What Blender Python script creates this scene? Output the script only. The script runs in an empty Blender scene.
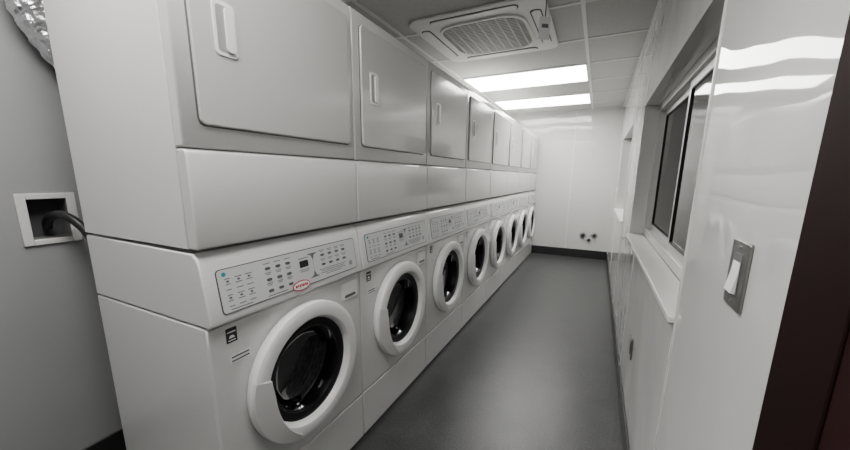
import bpy, bmesh, math
from mathutils import Vector, Matrix
import random
random.seed(3)
SC=bpy.context.scene; COL=SC.collection
W=0.686; Y0=0.52; XF=-0.928; D=0.634; CAMZ=1.275
ZC=2.293; XW=0.234; YE=6.02; XB=-1.85; YN=-1.1

# ---------------- materials ----------------
def mat(name, color, rough=0.5, metal=0.0, coat=0.0, noise=0.0, nscale=8.0, bump=0.0, bscale=20.0, emit=None, spec=0.5, rvar=0.0, bdist=0.01, speck=0.0):
    m=bpy.data.materials.new(name); m.use_nodes=True
    nt=m.node_tree; b=nt.nodes['Principled BSDF']
    c=(color[0],color[1],color[2],1)
    b.inputs['Base Color'].default_value=c
    b.inputs['Roughness'].default_value=rough
    b.inputs['Metallic'].default_value=metal
    b.inputs['Coat Weight'].default_value=coat
    b.inputs['Coat Roughness'].default_value=0.08
    b.inputs['Specular IOR Level'].default_value=spec
    tc=nt.nodes.new('ShaderNodeTexCoord')
    if noise>0 or rvar>0:
        n=nt.nodes.new('ShaderNodeTexNoise'); n.inputs['Scale'].default_value=nscale; n.inputs['Detail'].default_value=6
        nt.links.new(tc.outputs['Object'],n.inputs['Vector'])
        if noise>0:
            r=nt.nodes.new('ShaderNodeValToRGB')
            r.color_ramp.elements[0].position=0.3; r.color_ramp.elements[1].position=0.7
            r.color_ramp.elements[0].color=tuple(x*(1-noise) for x in color)+(1,)
            r.color_ramp.elements[1].color=tuple(min(1,x*(1+noise)) for x in color)+(1,)
            nt.links.new(n.outputs['Fac'],r.inputs['Fac'])
            out=r.outputs['Color']
            if speck>0:
                n3=nt.nodes.new('ShaderNodeTexNoise'); n3.inputs['Scale'].default_value=110; n3.inputs['Detail'].default_value=3
                r3=nt.nodes.new('ShaderNodeValToRGB'); r3.color_ramp.elements[0].position=0.42; r3.color_ramp.elements[1].position=0.60
                r3.color_ramp.elements[0].color=(1-speck,)*3+(1,); r3.color_ramp.elements[1].color=(1+speck,)*3+(1,)
                mxx=nt.nodes.new('ShaderNodeMix'); mxx.data_type='RGBA'; mxx.blend_type='MULTIPLY'; mxx.inputs[0].default_value=1.0
                nt.links.new(tc.outputs['Object'],n3.inputs['Vector']); nt.links.new(n3.outputs['Fac'],r3.inputs['Fac'])
                nt.links.new(out,mxx.inputs[6]); nt.links.new(r3.outputs['Color'],mxx.inputs[7]); out=mxx.outputs[2]
            nt.links.new(out,b.inputs['Base Color'])
        if rvar>0:
            mr=nt.nodes.new('ShaderNodeMapRange'); mr.inputs['To Min'].default_value=max(0,rough-rvar); mr.inputs['To Max'].default_value=rough+rvar
            nt.links.new(n.outputs['Fac'],mr.inputs['Value']); nt.links.new(mr.outputs['Result'],b.inputs['Roughness'])
    if bump>0:
        n2=nt.nodes.new('ShaderNodeTexNoise'); n2.inputs['Scale'].default_value=bscale; n2.inputs['Detail'].default_value=1 if bscale<20 else 3
        bp=nt.nodes.new('ShaderNodeBump'); bp.inputs['Strength'].default_value=bump; bp.inputs['Distance'].default_value=bdist
        nt.links.new(tc.outputs['Object'],n2.inputs['Vector']); nt.links.new(n2.outputs['Fac'],bp.inputs['Height'])
        nt.links.new(bp.outputs['Normal'],b.inputs['Normal'])
    if emit:
        b.inputs['Emission Color'].default_value=(1,0.985,0.95,1); b.inputs['Emission Strength'].default_value=emit
    return m
M={}
M['enamel']=mat('white_enamel',(0.74,0.74,0.735),0.20,coat=0.5,noise=0.012,nscale=3)
M['shaded_dryer_enamel']=mat('shaded_dryer_enamel',(0.64,0.64,0.63),0.19,coat=0.5,noise=0.012,nscale=3)  # white enamel darkened: light falloff on the dryer fronts put into the colour
M['door']=mat('grey_and_shaded_enamel',(0.56,0.56,0.55),0.15,coat=0.5,noise=0.012,nscale=3)  # dryer door's dimmer light painted into its colour; outlet box frame is plain grey
M['plastic']=mat('white_plastic',(0.85,0.85,0.845),0.28,noise=0.01)
M['grip']=mat('grip_plastic',(0.70,0.70,0.695),0.28,noise=0.01)
M['panel']=mat('console_face',(0.62,0.63,0.635),0.38,noise=0.01)
M['outline']=mat('dark_outline',(0.06,0.06,0.065),0.5)
M['mark']=mat('printed_mark',(0.13,0.14,0.15),0.6)
M['button']=mat('button_grey',(0.10,0.11,0.12),0.45)
M['lite_button']=mat('button_light',(0.30,0.32,0.33),0.4)
M['recess']=mat('recess_grey',(0.34,0.34,0.335),0.4)
M['screen']=mat('display_black',(0.01,0.01,0.012),0.12)
M['sticker']=mat('sticker_black',(0.015,0.015,0.016),0.4)
M['teal']=mat('teal_print',(0.02,0.28,0.30),0.5)
M['red']=mat('red_print',(0.50,0.012,0.016),0.45)
M['white']=mat('label_white',(0.85,0.85,0.85),0.5)
M['black']=mat('black_rubber',(0.010,0.010,0.011),0.45)
M['gasket']=mat('dark_gasket',(0.006,0.006,0.007),0.35,spec=0.3)
M['steel']=mat('drum_steel',(0.42,0.42,0.43),0.4,metal=0.2,noise=0.35,nscale=50)
M['screwsteel']=mat('screw_steel',(0.5,0.5,0.5),0.3,metal=1.0)
M['plate']=mat('brushed_plate',(0.28,0.27,0.26),0.35,metal=0.9)
M['seam']=mat('seam_grey',(0.13,0.13,0.13),0.5)
M['frp']=mat('white_wall_panel',(0.60,0.60,0.59),0.035,noise=0.02,nscale=2,bump=0.45,bscale=3.6,bdist=0.012)
M['farwall']=mat('far_wall_panel',(0.57,0.57,0.56),0.06,noise=0.02,nscale=2,bump=0.35,bscale=3.6,bdist=0.012)
M['greywall']=mat('grey_painted_wall',(0.25,0.253,0.257),0.55,noise=0.03,nscale=4,bump=0.05,bscale=60)
M['floor']=mat('grey_epoxy_floor',(0.050,0.052,0.052),0.34,noise=0.18,nscale=6,bump=0.08,bscale=140,rvar=0.08,spec=0.36,speck=0.25)
M['base']=mat('black_vinyl_base',(0.016,0.016,0.017),0.4,noise=0.1)
M['tile']=mat('ceiling_tile',(0.46,0.46,0.445),0.85,noise=0.06,nscale=90,bump=0.2,bscale=160)
M['tbar']=mat('white_tbar',(0.66,0.66,0.64),0.4)
M['alu']=mat('window_aluminium',(0.55,0.55,0.54),0.32,metal=0.3)
M['sill']=mat('white_sill',(0.72,0.72,0.70),0.33,noise=0.02)
M['glass']=mat('dark_window_glass',(0.012,0.012,0.0115),0.05,noise=0.3,nscale=1.5,spec=0.18)
M['maroon']=mat('dark_maroon_paint',(0.015,0.003,0.003),0.5,noise=0.15,nscale=6,spec=0.2)
M['dark']=mat('dark_brown_paint',(0.010,0.003,0.0027),0.65,noise=0.1,spec=0.12)
M['acwhite']=mat('ac_white_plastic',(0.66,0.66,0.635),0.4)
M['acgrey']=mat('ac_grille_grey',(0.42,0.42,0.40),0.5)
M['acdark']=mat('ac_dark_slot',(0.03,0.03,0.03),0.6)
M['foil']=mat('crinkled_foil',(0.70,0.70,0.72),0.28,metal=1.0,bump=0.9,bscale=40)
M['light']=mat('troffer_diffuser',(0.9,0.9,0.88),0.4,emit=20.5)
g=bpy.data.materials.new('tinted_door_glass'); g.use_nodes=True; nt=g.node_tree
for n in list(nt.nodes): nt.nodes.remove(n)
o=nt.nodes.new('ShaderNodeOutputMaterial'); t=nt.nodes.new('ShaderNodeBsdfTransparent'); t.inputs[0].default_value=(0.66,0.67,0.69,1)
gl=nt.nodes.new('ShaderNodeBsdfGlossy'); gl.inputs['Roughness'].default_value=0.06; gl.inputs[0].default_value=(0.20,0.20,0.205,1)
fr=nt.nodes.new('ShaderNodeFresnel'); fr.inputs['IOR'].default_value=1.35
mx=nt.nodes.new('ShaderNodeMixShader'); nt.links.new(fr.outputs[0],mx.inputs[0]); nt.links.new(t.outputs[0],mx.inputs[1]); nt.links.new(gl.outputs[0],mx.inputs[2]); nt.links.new(mx.outputs[0],o.inputs[0])
M['dglass']=g

# ---------------- mesh helpers ----------------
class B:
    def __init__(s): s.bm=bmesh.new(); s.mats=[]
    def mi(s,m):
        if m not in s.mats: s.mats.append(m)
        return s.mats.index(m)
    def face(s,vs,m):
        try:
            f=s.bm.faces.new(vs); f.material_index=s.mi(m); return f
        except ValueError: return None
    def box(s,x0,x1,y0,y1,z0,z1,m):
        v=[s.bm.verts.new(p) for p in [(x0,y0,z0),(x1,y0,z0),(x1,y1,z0),(x0,y1,z0),(x0,y0,z1),(x1,y0,z1),(x1,y1,z1),(x0,y1,z1)]]
        for q in [(0,3,2,1),(4,5,6,7),(0,1,5,4),(1,2,6,5),(2,3,7,6),(3,0,4,7)]: s.face([v[i] for i in q],m)
        return s
    def prism_y(s,pts,y0,y1,m):   # pts (x,z)
        a=[s.bm.verts.new((p[0],y0,p[1])) for p in pts]; b=[s.bm.verts.new((p[0],y1,p[1])) for p in pts]
        n=len(pts); s.face(a,m); s.face(b[::-1],m)
        for i in range(n): s.face([a[i],b[i],b[(i+1)%n],a[(i+1)%n]],m)
        return s
    def poly(s,pts,off,m):  # closed 3D polygon extruded along off
        a=[s.bm.verts.new(p) for p in pts]; b=[s.bm.verts.new(Vector(p)+Vector(off)) for p in pts]
        n=len(pts); s.face(a[::-1],m); s.face(b,m)
        for i in range(n): s.face([a[i],a[(i+1)%n],b[(i+1)%n],b[i]],m)
        return s
    def lathe(s,c,prof,m,n=64,axis='x',a0=0,a1=2*math.pi):
        rings=[]; full=abs(a1-a0-2*math.pi)<1e-6; k=n if full else n+1
        for r,h in prof:
            ring=[]
            if r<1e-6:
                p=Vector(c)+({'x':Vector((h,0,0)),'y':Vector((0,h,0)),'z':Vector((0,0,h))}[axis]); ring=[s.bm.verts.new(p)]*k
            else:
                for i in range(k):
                    a=a0+(a1-a0)*i/n; ca,sa=r*math.cos(a),r*math.sin(a)
                    p=Vector(c)+({'x':Vector((h,ca,sa)),'y':Vector((sa,h,ca)),'z':Vector((ca,sa,h))}[axis]); ring.append(s.bm.verts.new(p))
            rings.append(ring)
        for j in range(len(rings)-1):
            for i in range(n):
                i2=(i+1)%k
                q=[rings[j][i],rings[j][i2],rings[j+1][i2],rings[j+1][i]]
                u=[]
                for v in q:
                    if v not in u: u.append(v)
                if len(u)>=3: s.face(u,m)
        return s
    def holeplate(s,y0,y1,z0,z1,xb,xf,cy,cz,r,m,deep=None):
        angs=sorted(set([2*math.pi*i/64 for i in range(64)]+[math.atan2(z-cz,y-cy)%(2*math.pi) for y in (y0,y1) for z in (z0,z1)]))
        per=[]
        for a in angs:
            c,sn=math.cos(a),math.sin(a); ts=[]
            if c>1e-9: ts.append((y1-cy)/c)
            if c<-1e-9: ts.append((y0-cy)/c)
            if sn>1e-9: ts.append((z1-cz)/sn)
            if sn<-1e-9: ts.append((z0-cz)/sn)
            t=min(ts); per.append((cy+t*c,cz+t*sn))
        n=len(angs)
        fo=[s.bm.verts.new((xf,p[0],p[1])) for p in per]; bo=[s.bm.verts.new((xb,p[0],p[1])) for p in per]
        fi=[s.bm.verts.new((xf,cy+r*math.cos(a),cz+r*math.sin(a))) for a in angs]
        dp=xb if deep is None else deep
        bi=[s.bm.verts.new((dp,cy+r*math.cos(a),cz+r*math.sin(a))) for a in angs]
        for i in range(n):
            j=(i+1)%n
            s.face([fi[i],fo[i],fo[j],fi[j]],m); s.face([fo[i],bo[i],bo[j],fo[j]],m); s.face([bi[i],fi[i],fi[j],bi[j]],m)
            if deep is None: s.face([bo[i],bi[i],bi[j],bo[j]],m)
        if deep is not None: s.face(bo[::-1],m)
        return s
    def obj(s,name,parent=None,bevel=0,seg=2,smooth=True,loc=(0,0,0),label=None):
        bmesh.ops.recalc_face_normals(s.bm,faces=s.bm.faces)
        me=bpy.data.meshes.new(name); s.bm.to_mesh(me); s.bm.free()
        for m in s.mats: me.materials.append(M[m])
        if smooth:
            me.shade_smooth(); me.set_sharp_from_angle(angle=math.radians(35))
        ob=bpy.data.objects.new(name,me); COL.objects.link(ob); ob.location=loc
        if parent: ob.parent=parent
        if bevel>0:
            md=ob.modifiers.new('bevel','BEVEL'); md.width=bevel; md.segments=seg; md.limit_method='ANGLE'; md.angle_limit=math.radians(40); md.harden_normals=False
        if label: ob['label']=label
        return ob
def empty(name,loc,label,cat,group=None):
    e=bpy.data.objects.new(name,None); e.empty_display_size=0.1; COL.objects.link(e); e.location=loc
    e['label']=label; e['category']=cat
    if group: e['group']=group
    return e
def rrect(c,u,v,w,h,r,n=5):
    pts=[]; c=Vector(c);u=Vector(u);v=Vector(v)
    for sx,sy,a in ((1,1,0),(-1,1,90),(-1,-1,180),(1,-1,270)):
        for i in range(n+1):
            t=math.radians(a+90*i/n)
            pts.append(c+u*(sx*(w/2-r)+r*math.cos(t))+v*(sy*(h/2-r)+r*math.sin(t)))
    return pts
def tube(name,pts,r,m,parent=None,res=6,label=None,cat=None):
    cu=bpy.data.curves.new(name,'CURVE'); cu.dimensions='3D'; cu.bevel_depth=r; cu.bevel_resolution=res; cu.resolution_u=12; cu.use_fill_caps=True
    sp=cu.splines.new('NURBS'); sp.points.add(len(pts)-1)
    for i,p in enumerate(pts): sp.points[i].co=(*p,1)
    sp.use_endpoint_u=True; sp.order_u=min(4,len(pts))
    ob=bpy.data.objects.new(name,cu); COL.objects.link(ob)
    dg=bpy.context.evaluated_depsgraph_get(); me=bpy.data.meshes.new_from_object(ob.evaluated_get(dg))
    bpy.data.objects.remove(ob); me.materials.clear(); me.materials.append(M[m]); me.shade_smooth(); me.name=name
    o2=bpy.data.objects.new(name,me); COL.objects.link(o2)
    if parent: o2.parent=parent
    if label: o2['label']=label
    if cat: o2['category']=cat
    return o2
def struct(o,label=None):
    o['kind']='structure'
    if label: o['label']=label
    return o

# ---------------- washing machine master ----------------
cyD,czD=0.345,0.566
def washer(i):
    e=empty('washing_machine',(XF,Y0,0),'white front-loading washing machine with round door, beneath a dryer','washing machine','row of front-loading washers')
    y0,y1=0.003,W-0.003
    B().holeplate(y0,y1,0.003,0.852,-D,-0.008,cyD,czD,0.205,'enamel',deep=-0.06).obj('cabinet',e,0.004)
    B().holeplate(y0,y1,0.248,0.849,-0.008,0.0,cyD,czD,0.205,'enamel').obj('front_panel',e,0.003)
    B().box(-0.008,0.002,y0,y1,0.012,0.237,'enamel').obj('kick_panel',e,0.004)
    # drum: ribbed barrel with three lifters
    b=B(); pr=[]
    for q in range(15): pr+= [(0.215,-0.07-0.02*q),(0.211,-0.08-0.02*q)]
    pr+=[(0.215,-0.36),(0.0,-0.38)]
    b.lathe((0,cyD,czD),pr,'steel',48)
    for k in range(3):
        a=math.radians(30+120*k); c=Vector((0,math.cos(a),math.sin(a))); tt=Vector((0,-math.sin(a),math.cos(a)))
        cc=Vector((-0.35,cyD,czD))+c*0.214
        b.poly([cc-tt*0.03,cc-c*0.045,cc+tt*0.03],(0.27,0,0),'steel')
    b.obj('drum',e)
    B().lathe((0,cyD,czD),[(0.204,-0.05),(0.205,-0.004),(0.196,-0.008),(0.188,-0.03),(0.186,-0.07),(0.213,-0.075)],'gasket',64).obj('door_gasket',e)
    # door ring: broad, nearly flat, turned over at its edges
    dr=B().lathe((0,cyD,czD),[(0.235,0.001),(0.246,0.002),(0.253,0.006),(0.256,0.014),(0.256,0.034),(0.253,0.041),(0.247,0.0445),(0.235,0.0465),(0.212,0.0475),(0.203,0.046),(0.198,0.041),(0.193,0.030),(0.189,0.018),(0.186,0.008),(0.185,0.004),(0.21,0.002),(0.235,0.001)],'plastic',96).obj('door',e)
    b=B().lathe((0,cyD,czD),[(0.191,0.006),(0.191,0.022),(0.182,0.024),(0.162,0.018),(0.158,0.004),(0.191,0.006)],'gasket',96).obj('glass_rim',dr)
    b=B().lathe((0,cyD,czD),[(0.161,0.015),(0.154,0.014),(0.146,0.004),(0.137,-0.015),(0.130,-0.04),(0.11,-0.055),(0.06,-0.063),(0.0,-0.065)],'dglass',64).obj('door_glass',dr)
    # handle : crescent grip blended into the ring
    b=B(); N=32; outer=[];inner=[]
    for q in range(N+1):
        t=q/N; a=math.radians(162+88*t); ro=0.2558
        ri=0.200-0.019*math.sin(math.pi/2*min(1,t/0.25))+ (0.050*((t-0.25)/0.75)**2 if t>0.25 else 0)
        outer.append(Vector((0,cyD+ro*math.cos(a),czD+ro*math.sin(a)))); inner.append(Vector((0,cyD+ri*math.cos(a),czD+ri*math.sin(a))))
    def lay(L,h): return [b.bm.verts.new(p+Vector((h,0,0))) for p in L]
    o0,o1,i1,i0=lay(outer,0.030),lay(outer,0.044),lay(inner,0.053),lay(inner,0.034)
    for q in range(N):
        for A_,B_ in ((o0,o1),(o1,i1),(i1,i0),(i0,o0)): b.face([A_[q],A_[q+1],B_[q+1],B_[q]],'grip')
    b.face([o0[0],o1[0],i1[0],i0[0]],'grip'); b.face([o0[-1],o1[-1],i1[-1],i0[-1]],'grip')
    b.obj('handle',dr,0.004,3,label='flat curved grip flap on the door ring')
    # console housing
    prof=[(-D,0.857),(0.012,0.857),(0.021,0.864),(0.022,0.872),(-0.002,1.03),(-0.012,1.052),(-0.030,1.066),(-D,1.070)]
    B().prism_y(prof,y0,y1,'enamel').obj('console_housing',e,0.004)
    bo=Vector((0.0215,0,0.878)); tp=Vector((-0.0012,0,1.026)); tv=(tp-bo).normalized(); nv=Vector((tv.z,0,-tv.x)); sv=Vector((0,1,0))
    def P(s,t,h=0): return bo+sv*s+tv*t+nv*h
    b=B()
    b.poly(rrect(P(0.343,0.0735,0.0),sv,tv,0.606,0.130,0.012),nv*0.0018,'outline')
    b.poly(rrect(P(0.343,0.0735,0.0010),sv,tv,0.6005,0.1245,0.010),nv*0.0014,'panel')
    H=0.0024
    def bar(s,t,w_,h_,m='mark'): b.poly(rrect(P(s,t,H-0.0006),sv,tv,w_,h_,h_*0.3,2),nv*0.0008,m)
    for r_ in range(6):
        for k in range(3): bar(0.070+0.034*k,0.108-0.016*r_,0.022 if k else 0.016,0.0028)
    for k in range(3): bar(0.205+0.04*k,0.122,0.026,0.0026)
    for k in range(3):
        for tt_ in (0.092,0.087,0.057,0.052): bar(0.205+0.04*k,tt_,0.024 if tt_ in (0.092,0.057) else 0.017,0.0022)
    for k in range(4):
        for tt_ in (0.120,0.115,0.086,0.081): bar(0.45+0.04*k,tt_,0.027 if tt_ in (0.12,0.086) else 0.019,0.0022)
    for tt_,ww in ((0.048,0.15),(0.041,0.13),(0.034,0.14),(0.027,0.09)): bar(0.50,tt_,ww,0.0024)
    bar(0.10,0.018,0.07,0.0028); bar(0.355,0.067,0.05,0.0024); bar(0.355,0.061,0.04,0.0024); bar(0.355,0.108,0.05,0.0028); bar(0.23,0.018,0.08,0.0028)
    bar(0.400,0.0735,0.0010,0.09)
    cp=b.obj('control_panel',e)
    def disc(nm,s,t,w_,h_,m,hh=0.002,lab=None):
        bb=B(); bb.poly(rrect(P(s,t,H-0.0004),sv,tv,w_,h_,min(w_,h_)*0.49,4),nv*hh,m); ob=bb.obj(nm,cp)
        if lab: ob['label']=lab
    disc('emblem',0.062,0.122,0.013,0.013,'teal',0.001,'teal round printed emblem')
    for k in range(3):
        for r_ in range(3): disc('button',0.205+0.04*k,0.106-0.036*r_,0.019,0.009,'button')
    for k in range(3):
        for r_ in range(2): disc('indicator',0.070+0.034*k,0.100-0.048*r_,0.009,0.006,'button',0.001)
    for k in range(4):
        for r_ in range(2): disc('button',0.45+0.04*k,0.102-0.036*r_,0.019,0.009,'button')
    disc('start_button',0.605,0.038,0.020,0.020,'lite_button')
    bb=B(); bb.poly(rrect(P(0.355,0.088,H-0.0004),sv,tv,0.040,0.024,0.003,3),nv*0.0012,'screen'); bb.obj('display_screen',cp,label='small black digital display')
    bb=B()
    def oval(s,t,a,b_,h0,h1,m):
        bb.poly([P(s+a*math.cos(2*math.pi*q/32),t+b_*math.sin(2*math.pi*q/32),h0) for q in range(32)],nv*(h1-h0),m)
    cs=0.328
    oval(cs,0.016,0.040,0.018,H-0.001,H+0.0012,'red'); oval(cs,0.016,0.0365,0.0145,H,H+0.0018,'white')
    for q,wd_ in enumerate((0.007,0.004,0.006,0.005,0.007,0.004,0.007)):
        bb.poly(rrect(P(cs-0.024+0.008*q,0.016+(0.0015 if q%2 else 0),H),sv,tv,wd_,0.009,0.0015,2),nv*0.0024,'red')
    bb.obj('brand_emblem',cp,label='red and white oval emblem')
    dd=B().poly(rrect((0.0005,0.610,0.790),(0,1,0),(0,0,1),0.105,0.075,0.010,4),(0.006,0,0),'plastic').obj('detergent_drawer',e,0.002)
    B().poly(rrect((0.0062,0.610,0.768),(0,1,0),(0,0,1),0.070,0.012,0.0055,4),(0.0015,0,0),'seam').obj('finger_pull',dd)
    b=B(); b.poly(rrect((0.0,0.070,0.812),(0,1,0),(0,0,1),0.034,0.046,0.002,2),(0.0008,0,0),'sticker')
    b.poly(rrect((0.0007,0.070,0.822),(0,1,0),(0,0,1),0.026,0.004,0.001,2),(0.0005,0,0),'white')
    b.poly([Vector((0.0007,0.070+0.009*math.cos(math.pi*q/10),0.803+0.009*math.sin(math.pi*q/10))) for q in range(11)],(0.0005,0,0),'white')
    b.poly(rrect((0.0007,0.070,0.796),(0,1,0),(0,0,1),0.024,0.003,0.001,2),(0.0005,0,0),'white'); b.obj('energy_label',e,label='small black and white energy sticker')
    b=B(); b.poly(rrect((0.0,0.092,0.735),(0,1,0),(0,0,1),0.070,0.026,0.001,2),(0.0008,0,0),'white')
    for k in range(2): b.poly(rrect((0.0007,0.092,0.741-0.012*k),(0,1,0),(0,0,1),0.058,0.005,0.001,2),(0.0004,0,0),'button')
    b.obj('rating_label',e,label='small white sticker with dark print')
    return e
def dryer(i):
    ZB=1.078
    e=empty('tumble_dryer',(XF,Y0,ZB),'white stacked tumble dryer with square door, on top of a washer','tumble dryer','row of stacked dryers')
    y0,y1=0.003,W-0.003; HT=1.9345-ZB
    B().box(-D,-0.0405,y0,y1,0.0,HT,'enamel').obj('cabinet',e,0.0015,2)
    B().prism_y([(-0.04,0.0),(0.0,0.0),(0.003,0.01),(0.003,0.245),(-0.003,0.258),(-0.012,0.262),(-0.04,0.262)],y0,y1,'shaded_dryer_enamel').obj('lower_panel',e,0.005,3)
    B().prism_y([(-0.04,0.265),(-0.008,0.265),(-0.004,0.271),(-0.004,HT-0.03),(-0.012,HT-0.004),(-0.04,HT)],y0,y1,'shaded_dryer_enamel').obj('front_panel',e,0.005,3)
    cy,cz,dw,dh=0.350,0.5625,0.604,0.478
    B().poly(rrect((-0.0045,cy,cz),(0,1,0),(0,0,1),dw+0.006,dh+0.006,0.021,6),(0.0015,0,0),'seam').obj('door_seal',e)
    d=B().poly(rrect((-0.0035,cy,cz),(0,1,0),(0,0,1),dw,dh,0.018,6),(0.010,0,0),'door').obj('door',e,0.004,3)
    hy,hz=0.137,0.572
    h=B().poly(rrect((0.006,hy,hz),(0,1,0),(0,0,1),0.064,0.132,0.012,5),(0.0035,0,0),'plastic').obj('handle',d,0.0015,3)
    b=B(); b.poly(rrect((0.0092,hy,hz),(0,1,0),(0,0,1),0.048,0.114,0.010,5),(0.0006,0,0),'recess'); b.poly(rrect((0.0095,hy+0.011,hz),(0,1,0),(0,0,1),0.024,0.108,0.008,5),(0.0055,0,0),'plastic')
    b.obj('grip',h,0.0005,1)
    return e
def clone(e,dy,skip=()):
    n=e.copy(); COL.objects.link(n); n.location=(e.location.x,e.location.y+dy,e.location.z)
    def rec(o,po):
        for c in list(o.children):
            if c.name in skip: continue
            k=c.copy(); k.parent=po; COL.objects.link(k); rec(c,k)
    rec(e,n)
    return n
we=washer(0); de=dryer(0)
bpy.context.view_layer.update()
for i in range(1,8):
    clone(we,W*i,('brand_emblem',)); clone(de,W*i)
we['label']='white front-loading washer with red oval emblem and exposed side'
de['label']='white stacked dryer with exposed side, ending the row'

# ---------------- room shell ----------------
struct(B().box(XB-0.1,XW+0.2,YN-0.1,YE+0.1,-0.1,0,'floor').obj('floor',smooth=False),'grey epoxy floor')
struct(B().box(XB-0.1,XW+0.2,YN-0.1,YE+0.1,ZC,ZC+0.1,'tile').obj('ceiling',smooth=False),'white suspended tile ceiling')
struct(B().box(XB,XW,YE,YE+0.1,0,ZC,'farwall').obj('wall_back',smooth=False),'glossy white panelled end wall')
struct(B().box(XB,XW,YN-0.1,YN,0,ZC,'farwall').obj('wall_front',smooth=False),'white wall')
ry0,ry1,rz0,rz1=0.468,0.582,1.030,1.186
b=B(); b.box(XB-0.1,XB,YN,ry0,0,ZC,'greywall'); b.box(XB-0.1,XB,ry1,YE,0,ZC,'greywall'); b.box(XB-0.1,XB,ry0,ry1,0,rz0,'greywall'); b.box(XB-0.1,XB,ry0,ry1,rz1,ZC,'greywall')
struct(b.obj('wall_left',smooth=False),'grey painted wall behind the machines')
T=0.16; wz0,wz1=0.885,1.755
w1=(1.15,2.85); w2=(3.67,5.15); dY=(-0.50,0.47); dZ=2.05
b=B(); x0,x1=XW,XW+T
def wb(ya,yb,za,zb): b.box(x0,x1,ya,yb,za,zb,'frp')
wb(YN,dY[0],0,ZC); wb(dY[0],dY[1],dZ,ZC); wb(dY[1],w1[0],0,ZC); wb(w1[0],w1[1],0,wz0-0.02); wb(w1[0],w1[1],wz1,ZC)
wb(w1[1],w2[0],0,ZC); wb(w2[0],w2[1],0,wz0-0.02); wb(w2[0],w2[1],wz1,ZC); wb(w2[1],YE,0,ZC)
struct(b.obj('wall_right',smooth=False),'glossy white panelled wall with windows')
def window(n,ya,yb):
    e=empty('window_%d'%n,(XW+T,(ya+yb)/2,wz0),'sliding aluminium window with dark glass and white sill','window'); e['kind']='structure'
    ox,oy,oz=e.location
    def bx(bb,x0,x1,y0,y1,z0,z1,m): bb.box(x0-ox,x1-ox,y0-oy,y1-oy,z0-oz,z1-oz,m)
    gx=XW+0.10
    b=B(); f=0.045
    bx(b,gx-0.015,gx+0.05,ya,ya+f,wz0,wz1,'alu'); bx(b,gx-0.015,gx+0.05,yb-f,yb,wz0,wz1,'alu')
    bx(b,gx-0.015,gx+0.05,ya+f,yb-f,wz0,wz0+0.05,'alu'); bx(b,gx-0.015,gx+0.05,ya+f,yb-f,wz1-f,wz1,'alu')
    b.obj('frame',e,0.003)
    ym=(ya+yb)/2
    for (a,c,dx) in ((ya+f,ym+0.03,0.0),(ym-0.03,yb-f,0.018)):
        b=B(); s=0.035; za,zb=wz0+0.05,wz1-f
        bx(b,gx+dx,gx+dx+0.016,a,a+s,za,zb,'alu'); bx(b,gx+dx,gx+dx+0.016,c-s,c,za,zb,'alu'); bx(b,gx+dx,gx+dx+0.016,a+s,c-s,za,za+s,'alu'); bx(b,gx+dx,gx+dx+0.016,a+s,c-s,zb-s,zb,'alu')
        sash=b.obj('sash',e,0.002)
        b=B(); bx(b,gx+dx+0.006,gx+dx+0.010,a+s,c-s,za+s,zb-s,'glass')
        # black glazing gasket around the pane
        q=0.006; x_a,x_b=gx+dx-0.001,gx+dx+0.007
        bx(b,x_a,x_b,a+s,a+s+q,za+s,zb-s,'gasket'); bx(b,x_a,x_b,c-s-q,c-s,za+s,zb-s,'gasket'); bx(b,x_a,x_b,a+s,c-s,za+s,za+s+q,'gasket'); bx(b,x_a,x_b,a+s,c-s,zb-s-q,zb-s,'gasket')
        b.obj('glass_pane',sash)
    b=B(); bx(b,XW-0.018,gx-0.015,ya-0.01 if n>1 else ya,yb+0.01,wz0-0.02,wz0,'sill')
    b.obj('sill',e,0.003)
    return e
window(1,*w1); window(2,*w2)
k=1
def trim(bx,m,label):
    global k
    o=B().box(*bx,m).obj('trim_%d'%k); struct(o,label); k+=1
trim((XW-0.003,XW,1.134,1.146,0.10,ZC-0.002),'tbar','white wall panel seam strip')
for yy in (2.36,3.58,4.80):
    trim((XW-0.0025,XW,yy-0.006,yy+0.006,0.10,wz0-0.021 if (w1[0]<yy<w1[1] or w2[0]<yy<w2[1]) else ZC-0.002),'tbar','white wall panel seam strip')
trim((-0.40,-0.388,YE-0.003,YE,0.134,ZC-0.002),'tbar','white wall panel seam strip')
b=B(); g0=0.012
for xx in (-1.395,-0.18): b.box(xx-g0,xx+g0,YN,YE,ZC-0.006,ZC,'tbar')
yy=3.65-0.61*7
while yy<YE:
    b.box(XB,XW,yy-g0,yy+g0,ZC-0.0055,ZC,'tbar'); yy+=0.61
b.box(XW-0.02,XW,YN,YE,ZC-0.008,ZC,'tbar'); b.box(XB,XW,YE-0.02,YE,ZC-0.008,ZC,'tbar')
struct(b.obj('trim_%d'%k,smooth=False),'white metal ceiling grid'); k+=1
struct(B().box(XW-0.010,XW,0.60,YE,0,0.10,'base').obj('baseboard_right',None,0.003),'black vinyl baseboard')
struct(B().box(XB,XW-0.010,YE-0.010,YE,0,0.134,'base').obj('baseboard_back',None,0.003),'black vinyl baseboard')
struct(B().box(XB,XB+0.010,YN,YE-0.01,0,0.134,'base').obj('baseboard_left',None,0.003),'black vinyl baseboard')
# doorway casing and door
struct(B().box(XW-0.004,XW+T-0.01,dY[1]-0.005,0.585,0,dZ+0.05,'dark').obj('trim_%d'%k,None,0.002),'dark painted door casing'); k+=1
struct(B().box(XW-0.002,XW+0.04,dY[0],dY[1]-0.005,0.008,dZ,'maroon').obj('door_1',None,0.003),'dark maroon door')

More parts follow.
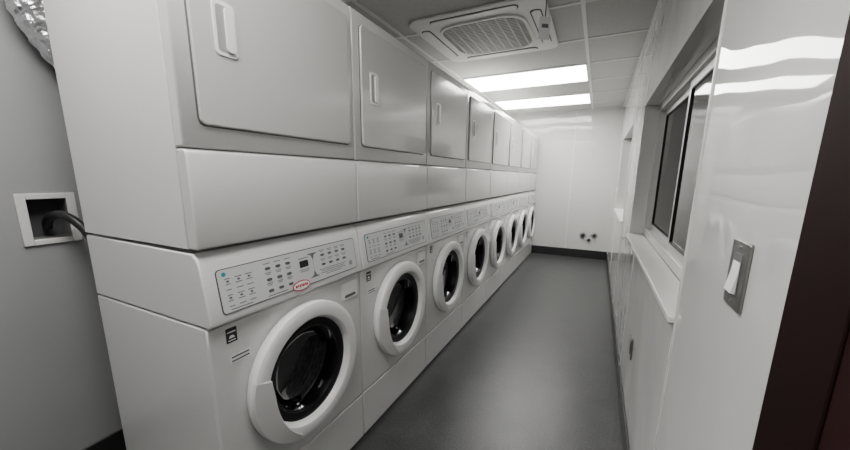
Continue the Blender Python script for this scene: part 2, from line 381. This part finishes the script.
# ---------------- ceiling lights ----------------
def troffer(y):
    e=empty('ceiling_light',(-0.7875,y,ZC),'flat white rectangular ceiling light panel, lit, in tile ceiling','ceiling light','ceiling light panels')
    b=B(); hx,hy=0.585,0.290
    b.box(-hx-0.012,hx+0.012,-hy-0.012,-hy,-0.012,-0.006,'tbar'); b.box(-hx-0.012,hx+0.012,hy,hy+0.012,-0.012,-0.006,'tbar')
    b.box(-hx-0.012,-hx,-hy,hy,-0.012,-0.006,'tbar'); b.box(hx,hx+0.012,-hy,hy,-0.012,-0.006,'tbar'); b.obj('frame',e)
    B().box(-hx,hx,-hy,hy,-0.0095,-0.002,'light').obj('diffuser',e)
troffer(3.955); troffer(5.175); troffer(0.30)

# ---------------- ceiling air conditioner ----------------
ac=empty('ceiling_air_conditioner',(-0.815,2.655,ZC),'white square cassette air conditioner with round-cornered louvred grille','air conditioner')
S=0.445
b=B(); zb=-0.018
b.poly(rrect((0,0,zb),(1,0,0),(0,1,0),2*S,2*S,0.08,8),(0,0,0.016),'acwhite'); b.obj('panel',ac,0.006,3)
def ringbox(bb,ho,hi,z0,z1,m,ro,ri):
    o=rrect((0,0,0),(1,0,0),(0,1,0),2*ho,2*ho,ro,6); i_=rrect((0,0,0),(1,0,0),(0,1,0),2*hi,2*hi,ri,6); n=len(o)
    A=[[bb.bm.verts.new((p.x,p.y,z)) for p in q] for q,z in ((o,z0),(i_,z0),(i_,z1),(o,z1))]
    for j in range(n):
        l=(j+1)%n
        for r_ in range(4): bb.face([A[r_][j],A[r_][l],A[(r_+1)%4][l],A[(r_+1)%4][j]],m)
b=B(); ringbox(b,0.305,0.283,zb-0.010,zb,'acwhite',0.15,0.13); b.obj('grille_frame',ac,0.003)
b=B(); b.poly(rrect((0,0,zb-0.002),(1,0,0),(0,1,0),0.57,0.57,0.13,6),(0,0,0.002),'acdark')
def ext(p):
    q=abs(p)-(0.283-0.13)
    return 0.283 if q<=0 else 0.283-0.13+math.sqrt(max(0,0.13**2-q*q))
n=22
for j in range(n):
    p=-0.275+0.55*(j+0.5)/n; L=ext(p)-0.002
    b.box(-L,L,p-0.006,p+0.006,zb-0.009,zb-0.002,'acgrey')
for j in range(9):
    p=-0.275+0.55*(j+0.5)/9; L=ext(p)-0.002
    b.box(p-0.005,p+0.005,-L,L,zb-0.0085,zb-0.002,'acgrey')
b.obj('intake_grille',ac,smooth=False)
for j in range(4):
    R=Matrix.Rotation(j*math.pi/2,4,'Z')
    b=B(); b.poly([R@Vector(p) for p in rrect((0,0.372,zb-0.0015),(1,0,0),(0,1,0),0.58,0.070,0.03,6)],(0,0,0.002),'acdark')
    b.poly([R@Vector(p) for p in rrect((0,0.374,zb-0.006),(1,0,0),(0,1,0),0.566,0.054,0.025,6)],(0,0,0.004),'acwhite')
    b.obj('air_louver',ac,0.001)
tg=empty('hanging_tag',(-0.362,2.265,ZC-0.019),'small white tag hanging on a cord from the air conditioner','tag')
b=B(); b.lathe((0,0,-0.091),[(0.0,0),(0.003,0),(0.003,0.091),(0,0.091)],'outline',8,'z'); b.obj('cord',tg)
b=B(); b.poly(rrect((0,0,-0.151),(0.80,0.60,0),(0,0,1),0.066,0.120,0.010,4),(-0.003,0.004,0),'white')
b.poly(rrect((0.003*0.6,-0.003*0.8,-0.140),(0.80,0.60,0),(0,0,1),0.040,0.020,0.002,2),(0.0006,-0.0008,0),'mark')
b.obj('card',tg)

# ---------------- wall fittings ----------------
sw=empty('light_switch',(XW,0.755,1.113),'white rocker light switch in a brushed metal plate','light switch')
B().poly(rrect((-0.006,0,0),(0,1,0),(0,0,1),0.078,0.118,0.005,4),(0.006,0,0),'plate').obj('plate',sw,0.002)
b=B().poly(rrect((-0.0075,0,0),(0,1,0),(0,0,1),0.040,0.074,0.003,3),(0.002,0,0),'seam').obj('rocker_surround',sw)
b=B(); b.prism_y([(-0.006,-0.033),(-0.014,-0.031),(-0.009,0.0),(-0.007,0.031),(-0.006,0.033)],-0.0165,0.0165,'white'); b.obj('rocker',sw,0.001)
for zz in (-0.048,0.048):
    B().lathe((-0.0075,0,zz),[(0,0),(0.003,0),(0.003,0.0015),(0,0.0015)],'screwsteel',12).obj('screw',sw)
ot=empty('wall_outlet',(XW,1.935,0.424),'small grey wall outlet with metal cover plate','wall outlet')
B().poly(rrect((-0.006,0,0),(0,1,0),(0,0,1),0.072,0.116,0.005,4),(0.006,0,0),'plate').obj('plate',ot,0.002)
B().poly(rrect((-0.009,0,0),(0,1,0),(0,0,1),0.034,0.068,0.004,4),(0.0035,0,0),'outline').obj('receptacle',ot)
ob_=empty('washer_outlet_box',(XB,0.525,1.108),'white recessed washer outlet box set in a grey wall','outlet box')
b=B()
ya,yb,za,zb_=ry0-0.525+0.001,ry1-0.525-0.001,rz0-1.108+0.001,rz1-1.108-0.001
b.box(-0.075,-0.070,ya,yb,za,zb_,'outline')
for q in ((-0.072,0.002,ya,ya+0.003,za,zb_),(-0.072,0.002,yb-0.003,yb,za,zb_),(-0.072,0.002,ya,yb,za,za+0.003),(-0.072,0.002,ya,yb,zb_-0.003,zb_)): b.box(*q,'seam')
b.obj('recess',ob_)
b=B(); oy,oz=0.080,0.095
b.box(0.0,0.010,-oy,ya+0.003,-oz,oz,'door'); b.box(0.0,0.010,yb-0.003,oy,-oz,oz,'door'); b.box(0.0,0.010,ya+0.003,yb-0.003,-oz,za+0.003,'door'); b.box(0.0,0.010,ya+0.003,yb-0.003,zb_-0.003,oz,'door')
b.obj('face_frame',ob_,0.002)
tube('drain_hose',[(XB-0.05,0.530,1.07),(XB-0.03,0.522,1.088),(XB+0.02,0.522,1.128),(XB+0.09,0.545,1.128),(XB+0.14,0.57,1.08),(XB+0.18,0.59,1.00),(XB+0.20,0.60,0.85),(XB+0.20,0.62,0.5)],0.015,'black',label='black rubber drain hose from the wall outlet box',cat='hose')
# foil vent duct rising behind the dryers (ribbed and crumpled)
me=B(); N=150; rings=[]
for j in range(N):
    t=j/(N-1); z=1.36+t*(ZC-1.36)
    s=min(1,max(0,(z-1.38)/0.48)); s=s*s*(3-2*s)
    y=0.80-0.225*s; x=-1.765
    ring=[]
    for a in range(40):
        r=0.075+0.0025*math.sin(j*0.9+0.6*math.sin(a*0.5))+0.003*math.sin(a*2.3+j*0.37)+random.uniform(-0.0018,0.0018)
        ring.append(me.bm.verts.new((x+r*math.cos(a*math.pi/20),y+r*math.sin(a*math.pi/20),z)))
    rings.append(ring)
for j in range(N-1):
    for a in range(40): me.face([rings[j][a],rings[j][(a+1)%40],rings[j+1][(a+1)%40],rings[j+1][a]],'foil')
du=me.obj('vent_duct',smooth=False); du['label']='crinkled silver foil vent duct rising behind the dryers'; du['category']='duct'
# pipe stubs in the end wall
for q,(xx,zz,r) in enumerate(((-0.145,0.365,0.028),(-0.055,0.300,0.016),(0.020,0.375,0.024))):
    p=empty('pipe_stub',(xx,YE,zz),'dark capped pipe stub with metal collar in the end wall','pipe','pipe stubs in the end wall')
    B().lathe((0,0,0),[(0,-0.008),(r+0.018,-0.008),(r+0.022,0.0)],'screwsteel',32,'y').obj('collar',p)
    B().lathe((0,0,0),[(0,-0.05),(r*0.5,-0.05),(r*0.5,-0.035),(r-0.004,-0.035),(r,-0.030),(r,-0.008)],'black',6 if q!=1 else 32,'y').obj('cap',p)

# ---------------- world and camera ----------------
wd=bpy.data.worlds.new('world'); SC.world=wd; wd.use_nodes=True
wd.node_tree.nodes['Background'].inputs[0].default_value=(0.5,0.5,0.5,1); wd.node_tree.nodes['Background'].inputs[1].default_value=0.2
ps,th,r=0.4602,0.1956,-0.0082
F=Vector((-math.sin(ps)*math.cos(th),math.cos(ps)*math.cos(th),-math.sin(th)))
R0=Vector((math.cos(ps),math.sin(ps),0)); D0=F.cross(R0)
R=math.cos(r)*R0+math.sin(r)*D0; Dn=-math.sin(r)*R0+math.cos(r)*D0
cd=bpy.data.cameras.new('camera'); co=bpy.data.objects.new('camera',cd); COL.objects.link(co)
mw=Matrix.Identity(4)
for i in range(3): mw[i][0]=R[i]; mw[i][1]=-Dn[i]; mw[i][2]=-F[i]
mw[2][3]=CAMZ
co.matrix_world=mw
cd.sensor_width=36; cd.sensor_fit='HORIZONTAL'; cd.lens=342.96/850*36; cd.shift_y=19.58/850; cd.clip_start=0.01
SC.camera=co
